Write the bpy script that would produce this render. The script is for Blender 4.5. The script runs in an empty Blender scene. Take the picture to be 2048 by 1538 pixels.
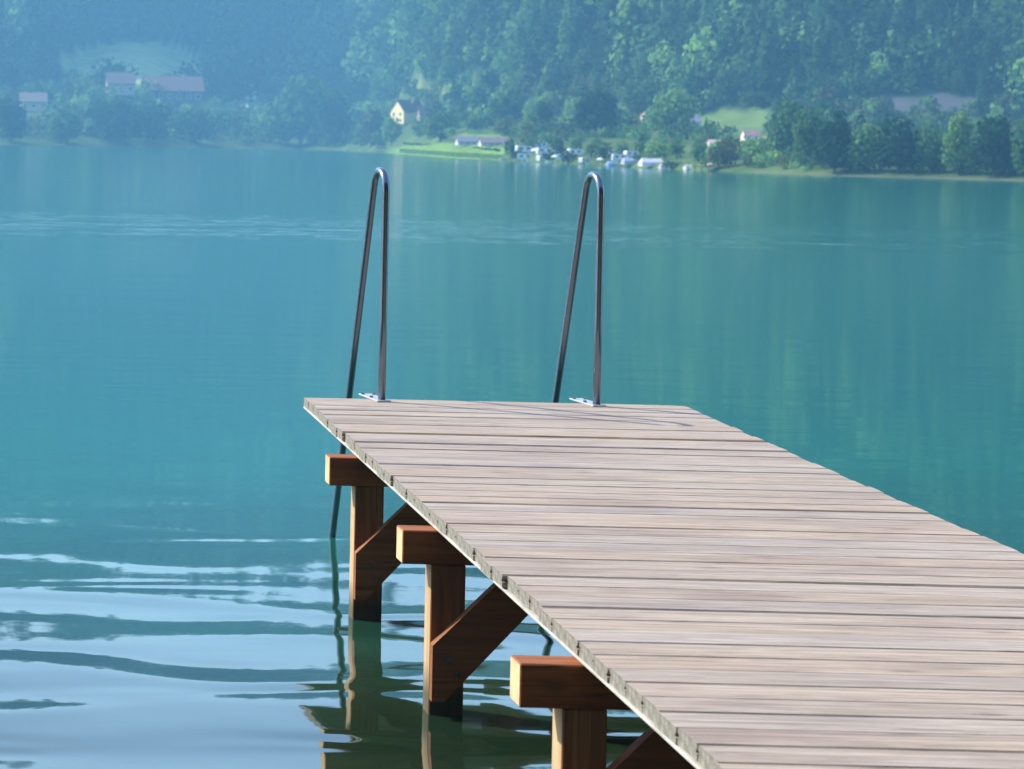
import bpy, math, random
import numpy as np
from mathutils import Vector, Matrix

random.seed(7)
RNG = np.random.default_rng(7)
C = bpy.context.scene.collection
SC = bpy.context.scene

# ------------------------------------------------------------------ camera
F = 5500.0            # focal length in photo pixels (2048 wide): a cropped long-lens shot
ROLL = 0.02
PX, PY = -212.0, 269.0   # principal point of the uncropped picture, in photo pixels
H = 2.05              # lens height over the lake
cam_d = bpy.data.cameras.new('camera')
cam = bpy.data.objects.new('camera', cam_d)
C.objects.link(cam)
cam_d.sensor_width = 36.0
cam_d.lens = 36.0 * F / 2048.0
cam_d.shift_x = (1024 - PX) / 2048.0
cam_d.shift_y = -(769 - PY) / 2048.0
cam_d.clip_start = 0.05
cam_d.clip_end = 20000
cam_d.dof.use_dof = True
cam_d.dof.focus_distance = 11.0
cam_d.dof.aperture_fstop = 9.0
cam.matrix_world = Matrix.Translation((0, 0, H)) @ Matrix.Rotation(math.pi/2, 4, 'X') @ Matrix.Rotation(ROLL, 4, 'Z')
SC.camera = cam

# ------------------------------------------------------------------ sky, sun, exposure
SUN = Vector((-0.678, 0.43, 0.596)).normalized()
world = bpy.data.worlds.new('World')
SC.world = world
world.use_nodes = True
wn = world.node_tree
sky = wn.nodes.new('ShaderNodeTexSky')
sky.sky_type = 'NISHITA'
sky.sun_disc = False
sky.sun_elevation = math.asin(SUN.z)
sky.sun_rotation = math.atan2(SUN.x, SUN.y)
sky.air_density = 1.1
sky.dust_density = 0.7
sky.ozone_density = 2.2
bg = wn.nodes['Background']
bg.inputs['Strength'].default_value = 0.15
wn.links.new(sky.outputs[0], bg.inputs[0])
sun_d = bpy.data.lights.new('sun', 'SUN')
sun_d.energy = 3.4
sun_d.angle = math.radians(0.5)
sun_d.color = (1.0, 0.91, 0.77)
sun = bpy.data.objects.new('sun', sun_d)
C.objects.link(sun)
sun.rotation_euler = SUN.to_track_quat('Z', 'Y').to_euler()
SC.view_settings.view_transform = 'Standard'
SC.view_settings.look = 'None'
SC.view_settings.gamma = 1.0
SC.view_settings.use_curve_mapping = False
SC.view_settings.exposure = 1.35
SC.render.engine = 'CYCLES'
SC.cycles.volume_bounces = 1
SC.cycles.max_bounces = 8
SC.cycles.use_denoising = True

# ------------------------------------------------------------------ helpers
def unroll(x, y):
    dx, dy = x - PX, y - PY
    return dx + ROLL*dy, dy - ROLL*dx

def tagp(o, label=None, cat=None, group=None, kind=None):
    if label: o['label'] = label
    if cat: o['category'] = cat
    if group: o['group'] = group
    if kind: o['kind'] = kind
    return o

def link(name, me, parent=None):
    o = bpy.data.objects.new(name, me)
    C.objects.link(o)
    if parent is not None: o.parent = parent
    return o

def empty(name, loc=(0, 0, 0), rz=0.0):
    o = bpy.data.objects.new(name, None)
    o.empty_display_size = 0.2
    o.location = loc
    o.rotation_euler = (0, 0, rz)
    C.objects.link(o)
    return o

class MB:
    """collects verts/faces, one mesh"""
    def __init__(s): s.v, s.f, s.m = [], [], []
    def poly(s, vs, fs, mi=0):
        b = len(s.v); s.v += [tuple(p) for p in vs]
        for f in fs: s.f.append(tuple(b+i for i in f)); s.m.append(mi)
    def box(s, x0, x1, y0, y1, z0, z1, mi=0, bev=0.0):
        if bev <= 0:
            vs = [(x0,y0,z0),(x1,y0,z0),(x1,y1,z0),(x0,y1,z0),(x0,y0,z1),(x1,y0,z1),(x1,y1,z1),(x0,y1,z1)]
            s.poly(vs, [(3,2,1,0),(4,5,6,7),(0,1,5,4),(1,2,6,5),(2,3,7,6),(3,0,4,7)], mi)
        else:
            s.bevbox((x0,y0,z0),(x1,y1,z1),bev,mi)
    def bevbox(s, a, b, r, mi=0):
        vs = []; idx = {}
        for i in (0,1):
            for j in (0,1):
                for k in (0,1):
                    p = [ (a,b)[i][0], (a,b)[j][1], (a,b)[k][2] ]
                    sg = [1-2*i, 1-2*j, 1-2*k]
                    for ax in range(3):
                        q = [p[t] + (sg[t]*r if t != ax else 0) for t in range(3)]
                        idx[(i,j,k,ax)] = len(vs); vs.append(tuple(q))
        fs = []
        cyc = [(0,0),(1,0),(1,1),(0,1)]
        for ax in range(3):
            o1, o2 = (ax+1) % 3, (ax+2) % 3
            for side in (0,1):
                f = []
                for (p,q) in cyc:
                    c = [0,0,0]; c[ax]=side; c[o1]=p; c[o2]=q
                    f.append(idx[(c[0],c[1],c[2],ax)])
                fs.append(tuple(f if side else f[::-1]))
        for ax in range(3):          # edge faces along axis ax
            o1, o2 = (ax+1) % 3, (ax+2) % 3
            for p in (0,1):
                for q in (0,1):
                    c0=[0,0,0]; c1=[0,0,0]; c1[ax]=1
                    for c in (c0,c1): c[o1]=p; c[o2]=q
                    f = [idx[(*c0,o1)], idx[(*c0,o2)], idx[(*c1,o2)], idx[(*c1,o1)]]
                    fs.append(tuple(f if (p==q) else f[::-1]))
        for i in (0,1):
            for j in (0,1):
                for k in (0,1):
                    f=[idx[(i,j,k,0)],idx[(i,j,k,1)],idx[(i,j,k,2)]]
                    fs.append(tuple(f if (i+j+k)%2==1 else f[::-1]))
        s.poly(vs, fs, mi)
    def tube(s, pts, rad, n=10, mi=0):
        pts = [Vector(p) for p in pts]
        rads = rad if isinstance(rad, (list, tuple)) else [rad]*len(pts)
        rings = []
        ref = Vector((0.31, 0.17, 0.93))
        prev = None
        for i, p in enumerate(pts):
            t = (pts[min(i+1, len(pts)-1)] - pts[max(i-1, 0)]).normalized()
            if prev is None:
                nrm = t.cross(Vector((1,0,0)))
                if nrm.length < 0.1: nrm = t.cross(Vector((0,1,0)))
                nrm.normalize()
            else:
                nrm = (prev - t*prev.dot(t)).normalized()
            prev = nrm
            bn = t.cross(nrm)
            rings.append([p + (nrm*math.cos(2*math.pi*k/n) + bn*math.sin(2*math.pi*k/n))*rads[i] for k in range(n)])
        vs = [q for r in rings for q in r]
        fs = []
        for i in range(len(rings)-1):
            for k in range(n):
                fs.append((i*n+k, i*n+(k+1)%n, (i+1)*n+(k+1)%n, (i+1)*n+k))
        fs.append(tuple(range(n))[::-1]); fs.append(tuple((len(rings)-1)*n+k for k in range(n)))
        s.poly(vs, fs, mi)
    def mesh(s, name, mats, smooth=False):
        me = bpy.data.meshes.new(name)
        me.from_pydata(s.v, [], s.f)
        for m in (mats if isinstance(mats, (list, tuple)) else [mats]): me.materials.append(m)
        me.polygons.foreach_set('material_index', s.m)
        if smooth: me.polygons.foreach_set('use_smooth', [True]*len(s.f))
        me.update()
        return me
    def build(s, name, mats, parent=None, smooth=False):
        return link(name, s.mesh(name, mats, smooth), parent)

# ------------------------------------------------------------------ materials
def newmat(name):
    m = bpy.data.materials.new(name)
    m.use_nodes = True
    nt = m.node_tree
    return m, nt, nt.nodes['Principled BSDF']

def N(nt, t, **kw):
    n = nt.nodes.new(t)
    for k, v in kw.items():
        if k in n.bl_rna.properties: setattr(n, k, v)
        else: n.inputs[k].default_value = v
    return n

def ramp(nt, fac, stops):
    r = nt.nodes.new('ShaderNodeValToRGB')
    el = r.color_ramp.elements
    while len(el) < len(stops): el.new(0.5)
    for e, (p, c) in zip(el, stops):
        e.position = p; e.color = (*c, 1)
    nt.links.new(fac, r.inputs[0])
    return r.outputs[0]

def mixc(nt, fac, a, b, mode='MIX'):
    n = nt.nodes.new('ShaderNodeMix'); n.data_type = 'RGBA'; n.blend_type = mode
    for s, v in ((0, fac), (6, a), (7, b)):
        if hasattr(v, 'is_output'): nt.links.new(v, n.inputs[s])
        elif s == 0: n.inputs[0].default_value = v
        else: n.inputs[s].default_value = (*v, 1)
    return n.outputs[2]

def math_(nt, op, a, b=None, c=None):
    n = nt.nodes.new('ShaderNodeMath'); n.operation = op
    for i, v in enumerate((a, b, c)):
        if v is None: continue
        if hasattr(v, 'is_output'): nt.links.new(v, n.inputs[i])
        else: n.inputs[i].default_value = v
    return n.outputs[0]

def mapped(nt, src, scale, loc=None):
    m = nt.nodes.new('ShaderNodeMapping')
    nt.links.new(src, m.inputs['Vector'])
    m.inputs['Scale'].default_value = scale
    if loc is not None: nt.links.new(loc, m.inputs['Location'])
    return m.outputs[0]

def noise(nt, vec, scale, detail=2.0, rough=0.5, dist=0.0):
    n = nt.nodes.new('ShaderNodeTexNoise')
    nt.links.new(vec, n.inputs['Vector'])
    n.inputs['Scale'].default_value = scale
    n.inputs['Detail'].default_value = detail
    n.inputs['Roughness'].default_value = rough
    n.inputs['Distortion'].default_value = dist
    return n.outputs['Fac']

def plain(name, col, rough=0.7, metal=0.0, var=0.12, scale=3.0):
    m, nt, b = newmat(name)
    tc = nt.nodes.new('ShaderNodeTexCoord')
    f = noise(nt, tc.outputs['Object'], scale, 4)
    lo = tuple(c*(1-var*1.6) for c in col); hi = tuple(min(1, c*(1+var)) for c in col)
    nt.links.new(ramp(nt, f, [(0.3, lo), (0.7, hi)]), b.inputs['Base Color'])
    b.inputs['Roughness'].default_value = rough
    b.inputs['Metallic'].default_value = metal
    return m

def deck_wood():
    m, nt, b = newmat('weathered_deck_wood')
    tc = nt.nodes.new('ShaderNodeTexCoord'); oi = nt.nodes.new('ShaderNodeObjectInfo')
    cmb = nt.nodes.new('ShaderNodeCombineXYZ')
    for i in range(3): nt.links.new(math_(nt, 'MULTIPLY', oi.outputs['Random'], (37.0, 11.0, 23.0)[i]), cmb.inputs[i])
    o = tc.outputs['Object']
    g1 = noise(nt, mapped(nt, o, (2.2, 44, 44), cmb.outputs[0]), 1.0, 6, 0.66, 0.9)     # long grain
    g2 = noise(nt, mapped(nt, o, (6.0, 95, 80), cmb.outputs[0]), 1.0, 4, 0.65, 0.4)           # fine streaks
    w = noise(nt, mapped(nt, o, (1.6, 3.0, 3.0), cmb.outputs[0]), 1.0, 4, 0.55)          # worn patches
    col = ramp(nt, g1, [(0.26, (0.150,0.107,0.080)), (0.42, (0.315,0.250,0.197)), (0.60, (0.42,0.345,0.280)), (0.85, (0.51,0.43,0.36))])
    c2 = ramp(nt, g2, [(0.30, (0.45,0.42,0.40)), (0.42, (1,1,1))])
    col = mixc(nt, 0.65, col, c2, 'MULTIPLY')
    warm = ramp(nt, w, [(0.35, (0.80,0.76,0.77)), (0.5, (1.0,0.97,0.95)), (0.70, (1.06,1.02,0.96))])
    col = mixc(nt, 0.9, col, warm, 'MULTIPLY')
    hsv = nt.nodes.new('ShaderNodeHueSaturation')
    nt.links.new(col, hsv.inputs['Color'])
    nt.links.new(math_(nt, 'MULTIPLY_ADD', oi.outputs['Random'], 0.08, 0.97), hsv.inputs['Value'])
    r2 = math_(nt, 'FRACT', math_(nt, 'MULTIPLY', oi.outputs['Random'], 17.3))
    nt.links.new(math_(nt, 'MULTIPLY_ADD', r2, 0.3, 0.8), hsv.inputs['Saturation'])
    # knots: sparse dark eyes drawn out along the board
    vo = nt.nodes.new('ShaderNodeTexVoronoi')
    nt.links.new(mapped(nt, o, (3.2, 13.0, 13.0), cmb.outputs[0]), vo.inputs['Vector'])
    vo.inputs['Scale'].default_value = 1.0
    vc = nt.nodes.new('ShaderNodeSeparateColor'); nt.links.new(vo.outputs['Color'], vc.inputs[0])
    eye = math_(nt, 'MULTIPLY', ramp(nt, vo.outputs['Distance'], [(0.06, (1,1,1)), (0.22, (0,0,0))]), math_(nt, 'GREATER_THAN', vc.outputs[0], 0.80))
    kc = mixc(nt, math_(nt, 'MULTIPLY', eye, 0.75), hsv.outputs[0], (0.13, 0.085, 0.06))
    # splits: long thin dark checks
    sp_ = noise(nt, mapped(nt, o, (1.0, 60, 60), cmb.outputs[0]), 1.0, 2, 0.5, 0.3)
    chk = ramp(nt, math_(nt, 'ABSOLUTE', math_(nt, 'SUBTRACT', sp_, 0.5)), [(0.0, (1,1,1)), (0.018, (0,0,0))])
    kc = mixc(nt, math_(nt, 'MULTIPLY', chk, ramp(nt, w, [(0.50, (0,0,0)), (0.62, (0.85,0.85,0.85))])), kc, (0.10, 0.08, 0.07))
    nt.links.new(kc, b.inputs['Base Color'])
    bp = nt.nodes.new('ShaderNodeBump'); bp.inputs['Strength'].default_value = 0.8; bp.inputs['Distance'].default_value = 0.004
    nt.links.new(math_(nt, 'ADD', g1, math_(nt, 'MULTIPLY', g2, 0.7)), bp.inputs['Height'])
    nt.links.new(bp.outputs[0], b.inputs['Normal'])
    b.inputs['Roughness'].default_value = 0.75
    b.inputs['Specular IOR Level'].default_value = 0.25
    return m

def end_grain():
    m, nt, b = newmat('weathered_end_grain')
    tc = nt.nodes.new('ShaderNodeTexCoord')
    f = noise(nt, mapped(nt, tc.outputs['Object'], (8, 40, 60)), 1.0, 4, 0.6)
    nt.links.new(ramp(nt, f, [(0.3, (0.10,0.095,0.075)), (0.55, (0.20,0.19,0.155)), (0.8, (0.34,0.32,0.28))]), b.inputs['Base Color'])
    b.inputs['Roughness'].default_value = 0.9
    return m

def timber(name, lo, hi, axis):
    m, nt, b = newmat(name)
    tc = nt.nodes.new('ShaderNodeTexCoord')
    s = [26, 26, 26]; s[axis] = 1.2
    f = noise(nt, mapped(nt, tc.outputs['Object'], s), 1.0, 5, 0.6, 0.8)
    k = noise(nt, tc.outputs['Object'], 2.5, 3)
    col = ramp(nt, f, [(0.28, lo), (0.7, hi)])
    col = mixc(nt, 0.6, col, ramp(nt, k, [(0.35, (0.75,0.7,0.66)), (0.6, (1,1,1))]), 'MULTIPLY')
    # drying cracks along the grain and a few knots
    s2 = [38, 38, 38]; s2[axis] = 0.9
    ck = noise(nt, mapped(nt, tc.outputs['Object'], s2), 1.0, 1, 0.5, 0.6)
    crack = ramp(nt, math_(nt, 'ABSOLUTE', math_(nt, 'SUBTRACT', ck, 0.5)), [(0.0, (1,1,1)), (0.022, (0,0,0))])
    col = mixc(nt, math_(nt, 'MULTIPLY', crack, ramp(nt, k, [(0.42, (0,0,0)), (0.55, (0.8,0.8,0.8))])), col, (0.05, 0.02, 0.008))
    vo = nt.nodes.new('ShaderNodeTexVoronoi'); s3 = [9, 9, 9]; s3[axis] = 4
    nt.links.new(mapped(nt, tc.outputs['Object'], s3), vo.inputs['Vector']); vo.inputs['Scale'].default_value = 1.0
    vc = nt.nodes.new('ShaderNodeSeparateColor'); nt.links.new(vo.outputs['Color'], vc.inputs[0])
    eye = math_(nt, 'MULTIPLY', ramp(nt, vo.outputs['Distance'], [(0.08, (1,1,1)), (0.24, (0,0,0))]), math_(nt, 'GREATER_THAN', vc.outputs[0], 0.72))
    col = mixc(nt, math_(nt, 'MULTIPLY', eye, 0.7), col, (0.10, 0.035, 0.012))
    if axis == 2:      # the wet foot of the posts, stained dark by the lake
        g = nt.nodes.new('ShaderNodeNewGeometry'); sp = nt.nodes.new('ShaderNodeSeparateXYZ')
        nt.links.new(g.outputs['Position'], sp.inputs[0])
        wl = math_(nt, 'ADD', sp.outputs[2], math_(nt, 'MULTIPLY', k, 0.08))
        col = mixc(nt, ramp(nt, wl, [(0.10, (0,0,0)), (0.22, (1,1,1))]), mixc(nt, 0.85, col, (0.035,0.038,0.018), 'MIX'), col)
    nt.links.new(col, b.inputs['Base Color'])
    bp = nt.nodes.new('ShaderNodeBump'); bp.inputs['Strength'].default_value = 0.5; bp.inputs['Distance'].default_value = 0.003
    nt.links.new(f, bp.inputs['Height']); nt.links.new(bp.outputs[0], b.inputs['Normal'])
    b.inputs['Roughness'].default_value = 0.7
    b.inputs['Specular IOR Level'].default_value = 0.25
    return m

def steel():
    m, nt, b = newmat('brushed_steel')
    tc = nt.nodes.new('ShaderNodeTexCoord')
    f = noise(nt, tc.outputs['Object'], 6, 5, 0.6)
    nt.links.new(ramp(nt, f, [(0.3, (0.17,0.195,0.235)), (0.7, (0.21,0.235,0.28))]), b.inputs['Base Color'])
    nt.links.new(math_(nt, 'MULTIPLY_ADD', f, 0.06, 0.22), b.inputs['Roughness'])
    b.inputs['Metallic'].default_value = 0.9
    return m

def water_mat():
    m, nt, b = newmat('lake_water')
    g = nt.nodes.new('ShaderNodeNewGeometry')
    p = g.outputs['Position']
    sp = nt.nodes.new('ShaderNodeSeparateXYZ'); nt.links.new(p, sp.inputs[0])
    Y = sp.outputs[1]
    # swell by the jetty dies away towards open water
    def band(stops):
        mr = nt.nodes.new('ShaderNodeMapRange'); mr.interpolation_type = 'SMOOTHSTEP'
        nt.links.new(Y, mr.inputs[0])
        for i, v in enumerate(stops): mr.inputs[i+1].default_value = v
        return mr.outputs[0]
    near = band((8.5, 17.0, 1.0, 0.06))
    far = band((30.0, 300.0, 1.0, 0.25))
    swell = noise(nt, mapped(nt, p, (0.7, 1.6, 1)), 1.0, 0.5, 0.4, 0.7)
    swell2 = noise(nt, mapped(nt, p, (0.22, 0.6, 1)), 1.0, 0.0, 0.4, 0.3)
    rip = noise(nt, mapped(nt, p, (3.0, 9.0, 1)), 1.0, 2.0, 0.5, 0.2)
    # a cat's paw: a strip of wind ripples crossing the lake
    pw = noise(nt, mapped(nt, p, (0.32, 0.5, 1)), 1.0, 3.0, 0.6)
    strip = math_(nt, 'MULTIPLY', band((55.0, 60.0, 0.0, 1.0)), band((72.0, 84.0, 1.0, 0.0)))
    paw = math_(nt, 'MULTIPLY', strip, ramp(nt, pw, [(0.42, (0,0,0)), (0.60, (1,1,1))]))
    wavy = noise(nt, mapped(nt, p, (1.3, 1.6, 1)), 1.0, 2.0, 0.6)
    h = math_(nt, 'MULTIPLY', swell, math_(nt, 'MULTIPLY', near, 0.033))
    h = math_(nt, 'ADD', h, math_(nt, 'MULTIPLY', swell2, math_(nt, 'MULTIPLY', near, 0.060)))
    h = math_(nt, 'ADD', h, math_(nt, 'MULTIPLY', rip, math_(nt, 'MULTIPLY', far, math_(nt, 'MULTIPLY', band((13.0, 40.0, 0.15, 1.0)), 0.0016))))
    h = math_(nt, 'ADD', h, math_(nt, 'MULTIPLY', wavy, math_(nt, 'MULTIPLY', paw, 0.06)))
    bp = nt.nodes.new('ShaderNodeBump'); bp.inputs['Strength'].default_value = 1.0; bp.inputs['Distance'].default_value = 1.0
    nt.links.new(h, bp.inputs['Height']); nt.links.new(bp.outputs[0], b.inputs['Normal'])
    cl = noise(nt, mapped(nt, p, (0.02, 0.006, 1)), 1.0, 2.0)
    deep = ramp(nt, cl, [(0.3, (0.007,0.138,0.098)), (0.7, (0.010,0.150,0.110))])
    bed = noise(nt, mapped(nt, p, (0.5, 0.5, 1)), 1.0, 3.0, 0.6)
    shallow = ramp(nt, bed, [(0.3, (0.006,0.018,0.008)), (0.7, (0.020,0.040,0.020))])     # dark weedy bed seen through the shallows
    shelf = math_(nt, 'ADD', Y, math_(nt, 'MULTIPLY', bed, 6.0))
    mr = nt.nodes.new('ShaderNodeMapRange'); mr.interpolation_type = 'SMOOTHSTEP'
    nt.links.new(shelf, mr.inputs[0]); mr.inputs[1].default_value = 12.0; mr.inputs[2].default_value = 22.0
    nt.links.new(mixc(nt, mr.outputs[0], shallow, deep), b.inputs['Base Color'])
    nt.links.new(math_(nt, 'MULTIPLY_ADD', band((14.0, 45.0, 0.0, 1.0)), 0.06, 0.035), b.inputs['Roughness'])
    b.inputs['IOR'].default_value = 1.52
    return m

def attr_mat(name, rough=0.8, nscale=0.6, var=0.35, trans=False):
    m, nt, b = newmat(name)
    a = nt.nodes.new('ShaderNodeAttribute'); a.attribute_name = 'Col'
    g = nt.nodes.new('ShaderNodeNewGeometry')
    f = noise(nt, g.outputs['Position'], nscale, 4, 0.6)
    col = mixc(nt, var, a.outputs[0], ramp(nt, f, [(0.3, (0.35,0.35,0.35)), (0.7, (1.5,1.5,1.5))]), 'MULTIPLY')
    nt.links.new(col, b.inputs['Base Color'])
    b.inputs['Roughness'].default_value = rough
    b.inputs['Specular IOR Level'].default_value = 0.0
    if trans:
        tr = nt.nodes.new('ShaderNodeBsdfTranslucent'); nt.links.new(col, tr.inputs[0])
        mx = nt.nodes.new('ShaderNodeMixShader'); mx.inputs[0].default_value = 0.5
        nt.links.new(b.outputs[0], mx.inputs[1]); nt.links.new(tr.outputs[0], mx.inputs[2])
        nt.links.new(mx.outputs[0], nt.nodes['Material Output'].inputs[0])
    return m

M_DECK, M_END = deck_wood(), end_grain()
M_CAP = timber('orange_timber', (0.20,0.050,0.010), (0.40,0.132,0.030), 0)
M_POST = timber('post_timber', (0.17,0.055,0.015), (0.36,0.15,0.05), 2)
M_SUNLIT = timber('painted_sunlit_timber', (0.34,0.21,0.10), (0.58,0.42,0.24), 2)  # paler post timber with sunlight painted into its colour
M_BRACE = timber('brace_timber', (0.16,0.05,0.013), (0.30,0.11,0.032), 0)
M_CUT = plain('pale_cut_timber', (0.62,0.43,0.23), 0.8, 0, 0.16, 14)
M_STRIP = plain('pale_edge_metal', (0.42,0.40,0.35), 0.7, 0.0, 0.22, 7)
M_JOIST = timber('joist_timber', (0.22,0.11,0.05), (0.36,0.2,0.1), 1)
M_STEEL = steel()
M_WATER = water_mat()
M_LAND = attr_mat('lakeside_land', 0.9, 0.12, 0.4)
M_LEAF = attr_mat('foliage', 0.8, 0.5, 0.3, True)
M_BARK = plain('bark', (0.09,0.07,0.05), 0.9, 0, 0.3, 2)

# ------------------------------------------------------------------ terrain
SHX = np.array([-2600,-1200,-400,  0, 200, 400, 600, 690, 760, 800, 900,1000,1100,1250,1400,1650,2048,2600,3600,5000], float)
SHY_V = np.array([ 16.0, 16.0,16.0,16.0,15.5,14.5,14.0,14.5,16.5,19.0,24.5,28.0,31.5,36.5,40.8,44.8,48.0,50.0,50.0,50.0])
TAU_K = (SHX - PX) / F
D_K = H*F/SHY_V
def shore_d(tau): return np.interp(tau, TAU_K, D_K)
RIDGE_T = np.array([-0.45,-0.1,0.04,0.10,0.16,0.22,0.28,0.34,0.42,0.55,0.95])
RIDGE_E = np.array([0.15,0.145,0.135,0.137,0.139,0.143,0.155,0.18,0.20,0.19,0.17])

def vnoise(x, y, seed=0):
    """cheap smooth value noise, vectorised"""
    xi, yi = np.floor(x).astype(int), np.floor(y).astype(int)
    fx, fy = x-xi, y-yi
    fx, fy = fx*fx*(3-2*fx), fy*fy*(3-2*fy)
    def hsh(a, b):
        n = (a*374761393 + b*668265263 + seed*982451653) & 0x7fffffff
        n = ((n ^ (n >> 13))*1274126177) & 0x7fffffff
        return (n % 10007)/10007.0
    return (hsh(xi,yi)*(1-fx)+hsh(xi+1,yi)*fx)*(1-fy) + (hsh(xi,yi+1)*(1-fx)+hsh(xi+1,yi+1)*fx)*fy

def height(tau, d):
    """ground height at lateral tangent tau and depth d (both arrays)"""
    D = shore_d(tau)
    t = d - D
    k = (D/300.0)**0.72
    t0 = 150.0*(D/300.0)**0.15
    shelf = np.exp(-((tau-0.087)/0.028)**2)        # the sloping hay meadow above the left shore
    t0 = t0 + 130*shelf
    base = 0.7*(1-np.exp(-np.maximum(t,0)/(0.012*D))) + (0.038*k+0.055*shelf)*np.clip(t, 0, t0)
    hill = np.maximum(t-t0, 0)
    hl = 0.95*hill*hill/(hill+40.0*k)
    h = base + hl
    x = tau*d
    und = (vnoise(x/90.0, d/90.0, 3)-0.5)*22 + (vnoise(x/34.0, d/34.0, 5)-0.5)*6
    h = h + und*np.clip(hill/180.0, 0, 1)
    E = np.interp(tau, RIDGE_T, RIDGE_E) + (vnoise(tau*30, tau*0, 9)-0.5)*0.012
    cap = E*d + H
    dd = np.maximum(h-cap, 0)
    h = np.where(h > cap, cap - 0.25*dd, h)
    h = np.where(t < 0, -1.4*np.clip(-t/(0.03*D), 0, 1), h)
    return h

def ground_at(x, y):
    """photo pixel of a spot on the ground -> world point (first ground met going inland)"""
    u, v = unroll(x, y)
    tau = u/F
    D = float(shore_d(np.array([tau]))[0])
    ds = D*np.geomspace(1.001, 4.0, 1500)
    hs = height(np.full_like(ds, tau), ds)
    vv = (H-hs)/ds*F
    k = np.argmax(vv <= v)
    if vv[k] > v: k = len(ds)-1
    d = ds[k]
    return Vector((tau*d, d, hs[k])), d

MEADOWS = [  # photo-pixel ellipses of open grass: x, y, rx, ry, colour
    (265, 128, 150, 44, (0.42,0.48,0.20)),
    (1468, 245, 82, 26, (0.115,0.175,0.05)),
    (850, 183, 50, 6, (0.15,0.19,0.06)),
    (810, 168, 38, 4, (0.16,0.2,0.06)),
    (1240, 228, 60, 12, (0.13,0.18,0.05)),
    (1040, 187, 60, 5, (0.12,0.17,0.05)),
    (900, 303, 120, 17, (0.13,0.22,0.045)),
    (500, 205, 36, 16, (0.16,0.18,0.10)),
    (1520, 285, 60, 14, (0.15,0.19,0.06)),
    (1075, 128, 46, 7, (0.13,0.18,0.05)),
    (985, 160, 60, 6, (0.13,0.18,0.05)),
    (1850, 215, 110, 26, (0.085,0.08,0.095)),
    (960, 272, 60, 8, (0.14,0.19,0.06)),
]
def build_terrain():
    xs = np.concatenate([np.linspace(-2500,-200,40,endpoint=False), np.linspace(-200,2250,330,endpoint=False), np.linspace(2250,4600,40)])
    taus = (xs-PX)/F
    rr = np.concatenate([np.linspace(0.965,1.0,4,endpoint=False), np.geomspace(1.0,1.06,14,endpoint=False), np.geomspace(1.06,3.6,150), [4.0,4.6]])
    T, R = np.meshgrid(taus, rr, indexing='ij')
    Dm = shore_d(T)*R
    Hh = height(T, Dm)
    co = np.stack([T*Dm, Dm, Hh], -1)
    n, m = T.shape
    # land cover colour
    u = T*F; v = (H-Hh)/Dm*F
    ix = PX + u - ROLL*v; iy = PY + v + ROLL*u
    col = np.empty((n,m,4)); col[...,3] = 1
    wob = vnoise(co[...,0]/12, co[...,1]/12, 21)
    col[...,:3] = np.array([0.030,0.060,0.022]) * (0.7+0.6*wob[...,None])
    low = ((Dm-shore_d(T)) < 150*(shore_d(T)/300)**0.5)
    col[low,:3] = (np.array([0.07,0.11,0.035])*(0.6+0.8*wob[...,None]))[low]
    for (x,y,rx,ry,c) in MEADOWS:
        e = ((ix-x)/rx)**2 + ((iy-y)/ry)**2 + (wob-0.5)*0.5
        mk = np.clip((1.1-e)/0.25, 0, 1)[...,None]
        st = 0.85+0.3*vnoise(co[...,1]/6, co[...,0]/200, 31)[...,None]
        col[...,:3] = col[...,:3]*(1-mk) + np.array(c)*st*mk
    t = Dm - shore_d(T)
    beach = (t < 0.004*shore_d(T)) & (ix > 1500)
    col[beach,:3] = (0.11,0.115,0.08)
    i, j = np.meshgrid(np.arange(n-1), np.arange(m-1), indexing='ij')
    q = np.stack([i*m+j, (i+1)*m+j, (i+1)*m+j+1, i*m+j+1], -1).reshape(-1,4)
    me = bpy.data.meshes.new('hillside')
    me.from_pydata(co.reshape(-1,3).tolist(), [], q.tolist())
    at = me.color_attributes.new('Col', 'FLOAT_COLOR', 'POINT')
    at.data.foreach_set('color', col.reshape(-1).astype(np.float32))
    me.polygons.foreach_set('use_smooth', [True]*len(q))
    me.materials.append(M_LAND)
    o = link('hillside', me)
    tagp(o, 'forested hillside and lakeside land across the water', kind='structure')
    return o
build_terrain()

# lake: one sheet
wb = MB()
wb.poly([(-2600,-60,0),(3700,-60,0),(3700,4200,0),(-2600,4200,0)], [(0,1,2,3)])
lake = wb.build('water', M_WATER)
tagp(lake, 'calm turquoise lake with soft ripples', kind='structure')

# haze
hb = MB(); hb.box(-3300, 4400, -80, 5200, -3.0, 215)
mh = bpy.data.materials.new('haze'); mh.use_nodes = True
nt = mh.node_tree; nt.nodes.remove(nt.nodes['Principled BSDF'])
pv = nt.nodes.new('ShaderNodeVolumePrincipled')
pv.inputs['Color'].default_value = (0.27, 0.64, 1.0, 1)
pv.inputs['Density'].default_value = 0.00052
pv.inputs['Anisotropy'].default_value = 0.0
nt.links.new(pv.outputs[0], nt.nodes['Material Output'].inputs['Volume'])
hz = hb.build('haze', mh)
tagp(hz, 'blue summer haze over the lake', kind='stuff')

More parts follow.
